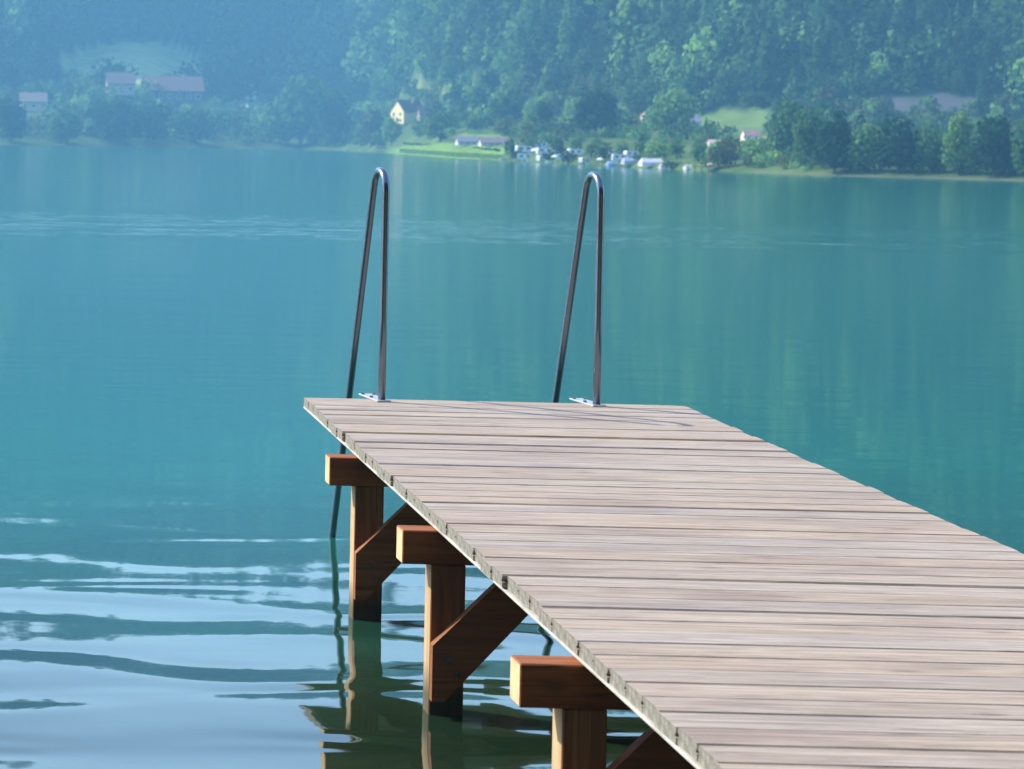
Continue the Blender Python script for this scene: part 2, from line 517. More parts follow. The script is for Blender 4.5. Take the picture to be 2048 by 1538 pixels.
# ------------------------------------------------------------------ foliage
def leaf_cloud(n, rx, ry, rz, rng, size, lobes=7, conifer=False, droop=False):
    """n leaf clumps through a crown of several lobes; centre of base at origin, crown from z=0 to 2*rz"""
    if conifer:
        zz = 1-np.sqrt(rng.random(n)); a = rng.random(n)*2*np.pi
        rad = (1-zz)*(0.75+0.35*rng.random(n))*(0.8+0.2*np.sin(zz*40))
        P = np.stack([np.cos(a)*rad*rx, np.sin(a)*rad*ry, zz*2*rz], -1)
        O = np.stack([np.cos(a), np.sin(a), np.full(n, 0.55)], -1)
    else:
        lc = []
        for k in range(lobes):
            a = k/lobes*2*np.pi + rng.random()*0.8
            r = 0.50*(0.55+0.6*rng.random()); z = 0.62 + 0.85*rng.random()
            lc.append((np.cos(a)*r, np.sin(a)*r, z, 0.42+0.2*rng.random()))
        lc.append((0,0,1.35,0.55)); lc.append((0,0,0.85,0.75)); lc.append((0.3,0,0.45,0.5)); lc.append((-0.32,0.1,0.5,0.5))
        lc = np.array(lc)
        k = rng.integers(0, len(lc), n)
        dirs = rng.normal(size=(n,3)); dirs /= np.linalg.norm(dirs,axis=1,keepdims=True)
        rr = lc[k,3]*(0.72+0.36*rng.random(n))
        P = lc[k,:3] + dirs*rr[:,None]
        P[:,2] = np.maximum(P[:,2], 0.02+0.2*rng.random(n))
        P = P*np.array([rx,ry,rz])
        O = dirs
        if droop: P[:,2] -= rz*0.45*(P[:,0]**2/rx**2+P[:,1]**2/ry**2)*rng.random(n); P[:,2] = np.maximum(P[:,2], 0)
    nr = O + rng.normal(size=(n,3))*0.55
    nr /= np.linalg.norm(nr,axis=1,keepdims=True)
    t = np.cross(nr, rng.normal(size=(n,3))); t /= np.linalg.norm(t,axis=1,keepdims=True)
    b = np.cross(nr, t)
    s = size*(0.6+0.8*rng.random((n,1)))
    V = np.empty((n,4,3))
    V[:,0] = P - t*s*0.9; V[:,1] = P - b*s*0.75 + nr*s*0.12; V[:,2] = P + t*s; V[:,3] = P + b*s*0.7 - nr*s*0.1
    return V

def quads_mesh(name, V, col, mat):
    n = len(V)
    me = bpy.data.meshes.new(name)
    me.vertices.add(n*4); me.loops.add(n*4); me.polygons.add(n)
    me.vertices.foreach_set('co', V.reshape(-1).astype(np.float32))
    me.loops.foreach_set('vertex_index', np.arange(n*4, dtype=np.int32))
    me.polygons.foreach_set('loop_start', np.arange(0, n*4, 4, dtype=np.int32))
    me.update(calc_edges=True)
    at = me.color_attributes.new('Col', 'FLOAT_COLOR', 'POINT')
    cc = np.ones((n,4,4)); cc[...,:3] = col[:,None,:]
    at.data.foreach_set('color', cc.reshape(-1).astype(np.float32))
    me.materials.append(mat)
    me.validate()
    return me

GREENS = {'dark': (0.026,0.060,0.028), 'mid': (0.075,0.155,0.050), 'light': (0.150,0.27,0.07),
          'olive': (0.090,0.105,0.035), 'fresh': (0.075,0.150,0.035)}

def tree(x, y, hpx, wpx, tone, label, name='broadleaf_tree', group=None, n=None, shape='round', cat='tree', trunk_f=0.05):
    p, d = ground_at(x, y)
    s = d/F
    hh, ww = hpx*s, wpx*s
    rng = np.random.default_rng(int(x*13+y*7))
    root = empty(name, p)
    if n is None: n = int(np.clip(hpx*wpx*0.11, 220, 1100))
    tz = hh*trunk_f
    V = leaf_cloud(n, ww/2/0.95, ww/2/0.95, (hh-tz)/2/(1.0 if shape=='conifer' else 0.98), rng, (ww*hh)**0.5*0.062*(600/n)**0.25,
                   lobes=rng.integers(5,10), conifer=(shape=='conifer'), droop=(shape=='willow'))
    V[...,2] += tz
    c = np.array(GREENS[tone])*(0.75+0.5*rng.random((n,1)))*(1+0.12*rng.normal(size=(n,3)))
    link('crown', quads_mesh('crown', V, np.clip(c,0.004,1), M_LEAF), root)
    tb = MB()
    r = max(0.02*hh, 0.03*ww)
    tb.tube([(0,0,-0.3),(0.0,0,tz*0.6),(0.02*ww,0,tz*1.4),(0.0,0,hh*0.72)], [r*1.25,r,r*0.8,r*0.2], 6)
    for k in range(3):
        a = k*2.1+rng.random()
        tb.tube([(0,0,tz*1.2),(math.cos(a)*ww*0.16,math.sin(a)*ww*0.16,hh*0.45),(math.cos(a)*ww*0.28,math.sin(a)*ww*0.28,hh*0.62)], [r*0.55,r*0.4,r*0.12], 5)
    tb.build('trunk', M_BARK, root, True)
    tagp(root, label, cat, group)
    return root

G_SH, G_CAMP, G_R, G_L = 'trees on the far shore slope', 'small trees of the lakeside campsite', 'trees along the right shore', 'trees along the left shore'
TREES = [
 # centre slope
 (1190,270,112,98,'dark','big round dark tree, the tallest above the campsite',G_SH,'round'),
 (1012,246,78,80,'mid','round mid green tree up the slope behind the long low roofs',G_SH,'round'),
 (958,240,76,50,'mid','tall bushy tree on the slope beside the round mid green one',G_SH,'round'),
 (1128,196,74,86,'dark','wide domed tree high on the slope at the forest edge',G_SH,'round'),
 (1088,266,66,46,'dark','narrow dark tree left of the biggest round tree',G_SH,'round'),
 (1058,262,58,34,'light','slim light green tree between the round trees',G_SH,'round'),
 (905,176,74,58,'mid','leafy tree above the terraced meadow stripes',G_SH,'round'),
 (868,168,78,34,'mid','pointed conifer at the forest edge over the yellow house',G_SH,'conifer'),
 (1262,236,74,56,'mid','bushy tree right behind the biggest round tree',G_SH,'round'),
 (1340,268,94,110,'light','broad light green tree left of the bright field',G_SH,'round'),
 (1230,262,36,52,'mid','low shrubby tree at the right foot of the biggest round tree',G_SH,'round'),
 (1222,196,66,40,'mid','tall narrow tree on the wooded slope above the small cream hut',G_SH,'conifer'),
 (1160,150,70,44,'mid','slender conifer standing clear of the hillside forest',G_SH,'conifer'),
  (1108,224,56,62,'light','light green crown above the biggest round tree on its left side',G_SH,'round'),
 (985,200,60,56,'dark','dark crown behind the round mid green tree',G_SH,'round'),
 (1045,206,64,60,'mid','leafy crown at the forest foot above the slim light green tree',G_SH,'round'),
 (920,226,58,52,'dark','dark leafy tree at the end of the barn terrace',G_SH,'round'),
 (1150,244,52,56,'light','light green tree tucked against the left side of the biggest round tree',G_SH,'round'),
 (1300,214,62,60,'mid','leafy tree above the small cream hut',G_SH,'round'),
 (1385,238,66,52,'dark','dark tree at the left edge of the bright field',G_SH,'round'),
 (1010,270,36,48,'olive','olive bush on the slope behind the pinkish roofed shed',G_SH,'round'),
 (950,262,34,44,'mid','rounded bush behind the greyish lilac roofed shed',G_SH,'round'),
 (720,226,80,70,'dark','dark hillside tree above the drooping willow',G_SH,'round'),
 (770,206,62,54,'mid','hillside tree just above the yellow house',G_SH,'round'),
 # by the yellow house
 (880,284,66,70,'mid','ball shaped tree on the grass right of the yellow house',G_SH,'round'),
 (742,293,78,62,'olive','drooping willow at the water left of the yellow house',G_SH,'willow'),
 (782,290,66,44,'light','smaller pale willow just in front of the yellow house',G_SH,'willow'),
 (838,276,34,40,'mid','low bush under the dark roofed barn',G_SH,'round'),
 # left shore
 (600,292,146,130,'mid','huge leafy tree on the point left of the willows',G_L,'round'),
 (668,293,116,74,'dark','dark tree between the huge leafy tree and the willow',G_L,'round'),
 (540,284,80,74,'light','pale bushy tree at the tip of the left shore',G_L,'round'),
 (468,214,118,120,'dark','dark tree mass on the slope behind the white house',G_L,'round'),
 (226,184,70,84,'dark','dark tree rising behind the pinkish house on the left shore',G_L,'round'),
 (232,285,88,130,'dark','broad dark tree mass at the water below the pinkish house',G_L,'round'),
 (300,286,88,90,'dark','dark waterside tree below the long brown roof',G_L,'round'),
 (388,286,66,110,'dark','low wide dark tree at the water under the long brown roof',G_L,'round'),
 (132,286,84,84,'mid','green tree left of the broad dark tree mass on the left shore',G_L,'round'),
 (20,284,96,70,'dark','dark tree at the far left end of the shore',G_L,'round'),
 (75,216,60,70,'mid','hazy tree behind the beige house',G_L,'round'),
 (440,268,56,60,'mid','rounded tree right of the long brown roofed house',G_L,'round'),
 # campsite
 (1022,318,42,30,'dark','dark round tree at the left end of the campsite',G_CAMP,'round'),
 (1064,302,38,34,'mid','tree behind the left caravans of the campsite',G_CAMP,'round'),
 (1116,312,36,32,'dark','dark tree among the white caravans',G_CAMP,'round'),
 (1152,300,30,28,'mid','small green tree at the back of the white caravans',G_CAMP,'round'),
 (1182,318,34,28,'mid','left one of the pair of small trees at mid campsite',G_CAMP,'round'),
 (1210,322,38,32,'dark','right one of the pair of small trees at mid campsite',G_CAMP,'round'),
 (1246,312,30,30,'fresh','fresh green little tree above the beach tents',G_CAMP,'round'),
 (1280,308,28,28,'fresh','fresh green bushy tree behind the pale tent roofs',G_CAMP,'round'),
 (1312,322,50,52,'light','light green tree right of the pale tent roofs',G_CAMP,'round'),
 (1352,318,40,40,'mid','tree beside the light green one near the little pier',G_CAMP,'round'),
 (1396,326,46,36,'mid','upright tree above the little far pier',G_CAMP,'round'),
 (1344,338,18,40,'dark','low dark bush on the beach beside the little pier',G_CAMP,'round'),
 (1036,328,26,24,'dark','low dark tree at the waterline left of the caravans',G_CAMP,'round'),
 (1098,327,26,24,'dark','low dark tree at the waterline between caravans',G_CAMP,'round'),
 (1136,330,28,34,'dark','dark bushy tree at the water right of the caravans',G_CAMP,'round'),
 (1276,326,22,24,'mid','small tree between the bluish grey and the biggest pale tent',G_CAMP,'round'),
 (1196,300,26,30,'mid','small tree under the tall hedge behind the pair of small trees',G_CAMP,'round'),
 (1450,334,58,64,'olive','olive tree below the bright field',G_R,'round'),
 (1508,328,56,74,'light','light bushy tree under the bright field near the shore',G_R,'round'),
 # right shore
 (1570,318,122,76,'mid','tall tree at the right end of the bright field',G_R,'round'),
 (1616,338,128,66,'mid','tall tree on the shore right of the bright field',G_R,'round'),
 (1668,347,136,80,'dark','dark shore tree rising from the waterline right of the field',G_R,'round'),
 (1728,344,104,74,'light','pale tree between two dark shore trees on the right',G_R,'round'),
 (1795,345,112,104,'dark','broad dark tree in the middle of the right shore',G_R,'round'),
 (1860,345,94,70,'mid','green tree right of the broad dark shore tree',G_R,'round'),
 (1916,350,130,66,'light','tall light green tree near the right edge',G_R,'round'),
 (1988,352,122,108,'dark','very dark spreading tree at the right edge of the shore',G_R,'round'),
 (2062,356,130,90,'mid','green tree cut by the right picture edge',G_R,'round'),
]
for (x,y,h_,w_,tone,lab,grp,shp) in TREES:
    nm = {'round':'broadleaf_tree','conifer':'conifer_tree','willow':'willow_tree'}[shp]
    if 'bush' in lab.split()[-1:] or ' bush ' in lab: nm = 'bush'
    tree(x, y, h_, w_, tone, lab, nm, grp, shape=shp)

def in_meadow(x, y, pad=1.0):
    for (mx,my,rx,ry,c) in MEADOWS:
        if ((x-mx)/(rx*pad))**2 + ((y-my)/(ry*pad))**2 < 1: return True
    return False

def scatter(name, label, pts, tones, nq, aspect, con_p, wscale):
    Vs, Cs = [], []
    for (x, y, wpx) in pts:
        p, d = ground_at(x, y)
        s = d/F
        rng = np.random.default_rng(int(abs(x)*31+abs(y)*17+5))
        con = rng.random() < con_p
        w = wpx*s*wscale*(0.7+0.6*rng.random())
        hh = w*(aspect*(0.8+0.5*rng.random()) if not con else aspect*1.7)
        if con: w *= 0.7
        n = nq
        V = leaf_cloud(n, w/2, w/2, hh/2, rng, (w*hh)**0.5*0.072*(200/n)**0.4, lobes=5, conifer=con)
        V += np.array([p.x, p.y, p.z+0.02*hh])
        tone = np.array(GREENS[tones[rng.integers(0, len(tones))]])
        if con: tone = tone*0.75
        c = tone*(0.55+1.0*rng.random())*(0.85+0.3*rng.random((n,1)))*(1+0.05*rng.normal(size=(n,3)))
        Vs.append(V); Cs.append(np.clip(c, 0.004, 1))
    V, Cc = np.concatenate(Vs), np.concatenate(Cs)
    o = link(name, quads_mesh(name, V, Cc, M_LEAF))
    tagp(o, label, kind='stuff')
    return o

def forest_line(x):   # photo row where the closed forest begins
    return float(np.interp(x, [-400,0,60,400,480,560,700,800,900,1000,1120,1300,1400,1560,1700,2048,2500],
                              [200,190,90,92,130,150,215,200,160,165,165,195,225,215,215,220,220]))
pts = []
for iy, yy in enumerate(np.arange(226, -90, -11.0)):
    for xx in np.arange(-260, 2320, 31.0):
        x = xx + RNG.normal()*8 + (iy % 2)*12; y = yy + RNG.normal()*4
        if y > forest_line(x) or in_meadow(x, y, 1.0): continue
        pts.append((x, y, 38 + 72*RNG.random()**2.2))
scatter('forest', 'dense mixed forest covering the hill behind the lake', pts, ['dark','mid','dark','mid','light','mid'], 210, 1.05, 0.35, 1.0)
pts = []
for yy in np.arange(-95, -1000, -38.0):
    for xx in np.arange(-700, 2800, 80.0):
        u, v = unroll(xx, yy)
        if -v/F > np.interp(u/F, RIDGE_T, RIDGE_E)-0.003: continue
        pts.append((xx + RNG.normal()*20, yy + RNG.normal()*9, 120))
scatter('forest', 'upper forest running to the ridge of the hill', pts, ['dark','mid','dark','mid'], 70, 0.95, 0.3, 1.0)
# bushes and ground cover between the trees of the shore strip
pts = []
for xx in np.arange(-200, 2300, 13.0):
    u, v = unroll(xx, 300)
    ysh = PY + np.interp(u/F, TAU_K, SHY_V) + ROLL*u
    yt = forest_line(xx)
    for k in range(11):
        y = ysh - 6 - (ysh-yt)*RNG.random()**1.0
        x = xx + RNG.normal()*8
        if in_meadow(x, y+4, 1.08) or (785 < x < 1010 and y > 280) or (790 < x < 835 and y > 205) or (905 < x < 1015 and y > 262) or (205 < x < 275 and 182 < y < 212) or (290 < x < 400 and 198 < y < 224) or (480 < x < 524 and 190 < y < 228) or (35 < x < 95 and 212 < y < 250) or (1020 < x < 1400 and y > 290): continue
        pts.append((x, y, 20+26*RNG.random()))
scatter('shrubbery', 'bushes and shrubs between the shore trees', pts, ['mid','dark','light','olive','mid'], 90, 0.75, 0.05, 1.0)

# hedges: clipped rows
def hedge(p0, p1, hpx, label, tone):
    a, da = ground_at(*p0); b, db = ground_at(*p1)
    rng = np.random.default_rng(int(p0[0]))
    n = 900
    t = rng.random(n)
    s = (da+db)/2/F
    P = np.outer(1-t, a) + np.outer(t, b)
    P[:,1] += (rng.random(n)-0.5)*hpx*s*0.9
    P[:,2] += rng.random(n)**0.7*hpx*s*(0.9+0.15*np.sin(t*40))
    nr = rng.normal(size=(n,3)); nr /= np.linalg.norm(nr,axis=1,keepdims=True)
    tt = np.cross(nr, rng.normal(size=(n,3))); tt /= np.linalg.norm(tt,axis=1,keepdims=True); bb = np.cross(nr, tt)
    z = hpx*s*0.28
    V = np.stack([P-tt*z, P-bb*z, P+tt*z, P+bb*z], 1)
    c = np.array(GREENS[tone])*(0.7+0.6*rng.random((n,1)))*np.ones((1,3))
    o = link('hedge', quads_mesh('hedge', V, c, M_LEAF))
    tagp(o, label, 'hedge')
hedge((935,268),(1140,274),9,'long low clipped hedge behind the pink roofed sheds','light')
hedge((1130,276),(1300,278),12,'taller hedge behind the white caravans','fresh')
hedge((806,289),(1000,304),5,'dark low hedge along the top of the reed bank','dark')

# reed bank
def reeds():
    n = 2500
    rng = RNG
    t = rng.random(n); q = rng.random(n)
    V = np.empty((n,4,3)); c = np.empty((n,3))
    taus = (800 + t*205 - PX)/F
    D = shore_d(taus)
    d = D*(1.003 + 0.010*q)
    hgt = height(taus, d)
    x = taus*d
    hh = d/F*(1.5+2*rng.random(n)); w = d/F*1.6
    V[:,0] = np.stack([x-w, d, hgt-0.05], -1); V[:,1] = np.stack([x+w, d, hgt-0.05], -1)
    lean = rng.normal(size=n)*hh*0.25
    V[:,2] = np.stack([x+w*0.3+lean, d+rng.normal(size=n)*hh*0.3, hgt+hh], -1); V[:,3] = np.stack([x-w*0.3+lean, d, hgt+hh], -1)
    c[:] = np.array([0.17,0.28,0.06])*(0.7+0.6*rng.random((n,1)))
    o = link('reeds', quads_mesh('reeds', V, c, M_LEAF))
    tagp(o, 'bright green reed bank along the point below the yellow house', kind='stuff')
reeds()

# ------------------------------------------------------------------ far buildings and campsite
def house(x, y, wpx, eave, ridge, lenpx, wall, roof, label, ridge_across=True, wins=(2,1), cat='house', name='house', rz=0.0, door=False):
    """x,y base centre in the photo; ridge_across: ridge runs left-right, else gable faces the lake"""
    p, d = ground_at(x, y)
    s = d/F
    w, e, r, L = wpx*s, eave*s, ridge*s, lenpx*s
    root = empty(name, p + Vector((0,0,-0.02*w)), rz)
    mw, mr = plain('wall_paint', wall, 0.85, 0, 0.06, 1.0), plain('roof_tiles', roof, 0.8, 0, 0.2, 4.0)
    mg, mf = M_GLASS, M_FRAME
    wb = MB()
    x0, x1, y0, y1 = -w/2, w/2, -L/2, L/2
    if ridge_across:
        vs = [(x0,y0,0),(x1,y0,0),(x1,y1,0),(x0,y1,0),(x0,y0,e),(x1,y0,e),(x1,y1,e),(x0,y1,e),(x0,0,r*0.97),(x1,0,r*0.97)]
        wb.poly(vs, [(0,1,5,4),(1,2,6,9,5),(2,3,7,6),(3,0,4,8,7),(3,2,1,0)])
        A, B = (x0*1.07, x1*1.07), (y0*1.16, y1*1.16)
        dz = (r-e)*0.16
        th = 0.05*r
        rb = MB()
        for (ya, sgn) in ((B[0],-1),(B[1],1)):
            vs = [(A[0],ya,e-dz),(A[1],ya,e-dz),(A[1],0,r),(A[0],0,r),(A[0],ya,e-dz+th),(A[1],ya,e-dz+th),(A[1],0,r+th),(A[0],0,r+th)]
            rb.poly(vs, [(3,2,1,0),(4,5,6,7),(0,1,5,4),(1,2,6,5),(3,0,4,7)])
    else:
        vs = [(x0,y0,0),(x1,y0,0),(x1,y1,0),(x0,y1,0),(x0,y0,e),(x1,y0,e),(x1,y1,e),(x0,y1,e),(0,y0,r*0.97),(0,y1,r*0.97)]
        wb.poly(vs, [(0,1,5,8,4),(1,2,6,5),(2,3,7,9,6),(3,0,4,7),(3,2,1,0)])
        dz = (r-e)*0.12; th = 0.05*r
        rb = MB()
        for xa in (x0*1.12, x1*1.12):
            vs = [(xa,y0*1.05,e-dz),(xa,y1*1.05,e-dz),(0,y1*1.05,r),(0,y0*1.05,r),(xa,y0*1.05,e-dz+th),(xa,y1*1.05,e-dz+th),(0,y1*1.05,r+th),(0,y0*1.05,r+th)]
            rb.poly(vs, [(3,2,1,0),(4,5,6,7),(0,1,5,4),(1,2,6,5),(3,0,4,7)])
    wb.build('wall', mw, root)
    ro = rb.build('roof', mr, root)
    cb = MB(); cz = r*0.9
    cb.box(w*0.18, w*0.26, L*0.06, L*0.06+w*0.08, cz, r*1.15)
    cb.build('chimney', M_FRAME2, ro)
    nx, nz = wins
    for i in range(nx):
        for k in range(nz):
            cx = x0 + w*(i+0.5)/nx; cz = e*(k+0.55)/nz
            ww, hh = min(w/nx*0.22, e/nz*0.3), e/nz*0.2
            fb = MB(); fb.box(cx-ww, cx+ww, y0-0.012*w, y0, cz-hh, cz+hh)
            fo = fb.build('window', mf, root)
            gb = MB(); gb.box(cx-ww*0.78, cx+ww*0.78, y0-0.02*w, y0-0.012*w, cz-hh*0.8, cz+hh*0.8)
            gb.build('pane', mg, fo)
    if door:
        db = MB(); db.box(-w*0.07, w*0.07, y0-0.015*w, y0, 0, e*0.5); db.build('door', M_DOOR, root)
    tagp(root, label, cat)
    return root
M_GLASS = plain('window_glass', (0.03,0.04,0.05), 0.1, 0, 0.05)
M_FRAME = plain('window_frame', (0.75,0.74,0.70), 0.6, 0, 0.05)
M_FRAME2 = plain('chimney_brick', (0.32,0.20,0.15), 0.85, 0, 0.15)
M_DOOR = plain('door_wood', (0.14,0.07,0.03), 0.6, 0, 0.15)
house(815,247,44,25,46,52,(0.85,0.66,0.30),(0.13,0.07,0.055),'yellow house with a steep gable turned to the sun',False,(2,2),rz=-1.12,door=True)
house(862,240,50,12,28,30,(0.30,0.22,0.20),(0.10,0.08,0.08),'dark roofed barn beside the yellow house',True,(3,1),cat='barn',name='barn')
house(345,205,110,26,52,80,(0.22,0.16,0.15),(0.15,0.075,0.065),'long house with brown roof below the left meadow',True,(6,1))
house(240,190,54,24,44,50,(0.50,0.36,0.36),(0.17,0.10,0.095),'pinkish house in front of a dark tree on the left shore',True,(3,1))
house(66,222,52,20,36,50,(0.56,0.44,0.34),(0.20,0.13,0.11),'beige house at the far left shore',True,(3,1))
house(502,200,18,20,30,24,(0.82,0.82,0.84),(0.25,0.22,0.22),'small white house above the left shore',False,(1,2))
house(478,222,34,8,14,24,(0.75,0.72,0.7),(0.45,0.44,0.46),'low pale shed below the small white house',True,(2,1),cat='shed',name='shed')
house(1292,244,18,12,20,20,(0.82,0.68,0.50),(0.30,0.16,0.1),'small cream hut at the end of the slanting meadow path',False,(1,1),cat='hut',name='hut')
house(1366,258,58,16,30,40,(0.42,0.40,0.46),(0.22,0.20,0.27),'grey roofed house beside the broad light green tree',True,(4,1))
house(1500,282,30,12,22,26,(0.72,0.60,0.52),(0.36,0.2,0.16),'small house below the bright field',True,(2,1))
house(938,290,50,8,17,30,(0.45,0.42,0.48),(0.20,0.19,0.24),'low shed with greyish lilac roof left of the pink roofed shed',True,(4,1),cat='shed',name='shed')
house(985,292,52,8,17,30,(0.52,0.46,0.46),(0.22,0.155,0.165),'low shed with pinkish roof behind the reed bank',True,(4,1),cat='shed',name='shed')
house(1558,276,22,10,18,22,(0.74,0.62,0.50),(0.34,0.22,0.18),'little house half hidden by the tall trees right of the field',False,(1,1))
house(1440,292,46,7,13,26,(0.55,0.42,0.38),(0.50,0.33,0.30),'low reddish roofed shed between the field and the shore',True,(4,1),cat='shed',name='shed')

# caravans
M_CAR = plain('caravan_white', (0.62,0.63,0.63), 0.5, 0, 0.08)
M_TYRE = plain('tyre_rubber', (0.02,0.02,0.02), 0.8, 0, 0.1)
M_BAND = plain('caravan_band', (0.35,0.40,0.48), 0.5, 0, 0.1)
def caravan_proto():
    root = empty('caravan')
    b = MB()      # unit length 1 along x, side profile with sloped nose
    pr = [(-0.5,0.10),(0.46,0.10),(0.5,0.20),(0.5,0.36),(0.42,0.50),(-0.44,0.52),(-0.5,0.44)]
    n = len(pr); vs = [(x,-0.2,z) for x,z in pr]+[(x,0.2,z) for x,z in pr]
    fs = [tuple(range(n)), tuple(range(2*n-1,n-1,-1))]+[(i+n,(i+1)%n+n,(i+1)%n,i) for i in range(n)]
    b.poly(vs, fs); b.build('body', M_CAR, root)
    for cx in (-0.25, 0.18):
        w = MB(); w.box(cx-0.11,cx+0.11,-0.207,-0.2,0.29,0.42); w.build('window', M_GLASS, root)
    s = MB(); s.box(-0.49,0.47,-0.205,-0.2,0.18,0.22); s.build('stripe', M_BAND, root)
    d = MB(); d.box(-0.06,0.03,-0.209,-0.2,0.12,0.44); d.build('door', M_FRAME, root)
    for sy in (-0.2,0.17):
        w = MB(); w.tube([(0.0,sy,0.08),(0.0,sy+0.04,0.08)],0.08,12); w.build('wheel', M_TYRE, root)
    return root
def copy_tree(o, parent=None):
    c = o.copy(); C.objects.link(c)
    if parent is not None: c.parent = parent
    for ch in o.children: copy_tree(ch, c)
    return c
CARS = [
 (1048,308,40,0.1,'white caravan beside the dark tree at the left end of the campsite'),
 (1050,322,36,-0.2,'white caravan nearest the water at the left of the campsite'),
 (1080,298,34,0.3,'white caravan at the back of the campsite left group'),
 (1090,312,40,0.0,'white caravan in the middle of the left campsite group'),
 (1085,324,30,0.5,'white caravan turned away beside the waterline at the left campsite group'),
 (1128,322,34,-0.3,'white caravan below the dark tree among the caravans'),
 (1150,313,36,0.15,'white caravan right of the dark tree among the caravans'),
 (1168,328,28,0.6,'small white caravan close to the water before the pair of small trees'),
 (1240,324,38,-0.1,'white caravan right of the pair of small trees'),
 (1262,316,34,0.25,'white caravan under the fresh green little tree'),
 (1226,312,28,0.4,'white caravan half behind the pair of small trees'),
]
proto = caravan_proto()
for i, (x,y,L,rz,lab) in enumerate(CARS):
    o = proto if i == 0 else copy_tree(proto)
    p, d = ground_at(x, y)
    s = 0.84*L*d/F
    o.location = p; o.scale = (s,s,s*0.95); o.rotation_euler = (0,0,rz)
    tagp(o, lab, 'caravan', 'white caravans of the campsite')

# ridge tents / awnings
def tent(x, y, wpx, hpx, col, label, rz=0.0):
    p, d = ground_at(x, y); s = d/F
    w, h = wpx*s, hpx*s
    root = empty('tent', p, rz)
    mt = plain('tent_cloth', col, 0.8, 0, 0.08)
    b = MB()
    sag = 0.9
    vs = [(-w/2,-h,0),(w/2,-h,0),(w/2,-h*0.8,h*0.5),(-w/2,-h*0.8,h*0.5),(w*0.42,0,h),(0,0,h*sag),(-w*0.42,0,h),
          (w/2,h*0.8,h*0.5),(-w/2,h*0.8,h*0.5),(w/2,h,0),(-w/2,h,0)]
    b.poly(vs, [(0,1,2,3),(3,2,4,5,6),(8,6,5,4,7),(10,8,7,9),(1,9,7,4,2),(0,3,6,8,10)])
    b.build('canopy', mt, root)
    f = MB(); f.box(-w*0.08,w*0.08,-h*1.01,-h*1.003,0,h*0.42); f.build('flap', M_BAND, root)
    g = MB()
    for sx in (-1,1): g.tube([(sx*w*0.42,0,h*0.99),(sx*w*0.75,-h*0.1,0)],0.006*w,4)
    g.build('guy_line', M_FRAME, root)
    tagp(root, label, 'tent', 'tents on the campsite beach')
tent(1262,330,34,15,(0.30,0.34,0.42),'bluish grey tent on the beach left of the biggest pale tent')
tent(1302,333,44,17,(0.55,0.52,0.53),'biggest pale tent with a broad roof on the beach')
tent(1228,333,28,10,(0.16,0.28,0.50),'low blue tent close to the waterline')
tent(1332,338,26,10,(0.50,0.45,0.45),'small pale tent at the right of the beach tents')
tent(1376,340,15,10,(0.65,0.64,0.62),'little white tent beside the far pier')

# parasols and boats on the beach
def boat(x, y, wpx, col, label, rz):
    p, d = ground_at(x, y); s = wpx*d/F
    root = empty('rowing_boat', Vector((p.x,p.y,max(p.z,0.0))), rz)
    b = MB(); N_ = 9
    outer, inner = [], []
    for i in range(N_):
        t = i/(N_-1); xx = -0.5+t; wv = 0.17*math.sin(math.pi*min(1,0.12+0.88*t)**0.75)+0.002; sh = 0.16+0.06*(2*t-1)**2
        outer.append([(xx,-wv,sh),(xx,-wv*0.6,0.03),(xx,wv*0.6,0.03),(xx,wv,sh)])
        inner.append([(xx*0.95,-wv*0.86,sh-0.005),(xx*0.95,-wv*0.5,0.06),(xx*0.95,wv*0.5,0.06),(xx*0.95,wv*0.86,sh-0.005)])
    vs = [q for r in outer for q in r]+[q for r in inner for q in r]; K = N_*4; fs = []
    for i in range(N_-1):
        for k in range(3):
            fs.append((i*4+k,(i+1)*4+k,(i+1)*4+k+1,i*4+k+1)); fs.append((K+i*4+k+1,K+(i+1)*4+k+1,K+(i+1)*4+k,K+i*4+k))
        fs.append((i*4,K+i*4,K+(i+1)*4,(i+1)*4)); fs.append((i*4+3,(i+1)*4+3,K+(i+1)*4+3,K+i*4+3))
    b.poly([tuple(c*s for c in v) for v in vs], fs)
    b.build('hull', plain('boat_paint', col, 0.4, 0, 0.05), root)
    for xx in (-0.2, 0.12):
        q = MB(); q.box((xx-0.03)*s,(xx+0.03)*s,-0.14*s,0.14*s,0.125*s,0.145*s); q.build('thwart', M_DOOR, root)
    tagp(root, label, 'boat', 'rowing boats at the far shore')
boat(1010,322.5,24,(0.80,0.80,0.80),'white rowing boat drawn up where the reed bank ends',0.2)
boat(1062,327,22,(0.76,0.78,0.82),'white rowing boat at the waterline before the left caravans',-0.1)
boat(1104,328.5,26,(0.82,0.80,0.76),'cream rowing boat at the waterline below the middle caravans',0.1)
boat(1180,331,20,(0.7,0.74,0.8),'pale rowing boat at the waterline right of the small caravan',0.3)
boat(770,297.5,26,(0.25,0.25,0.28),'dark boat moored under the willows',0.0)

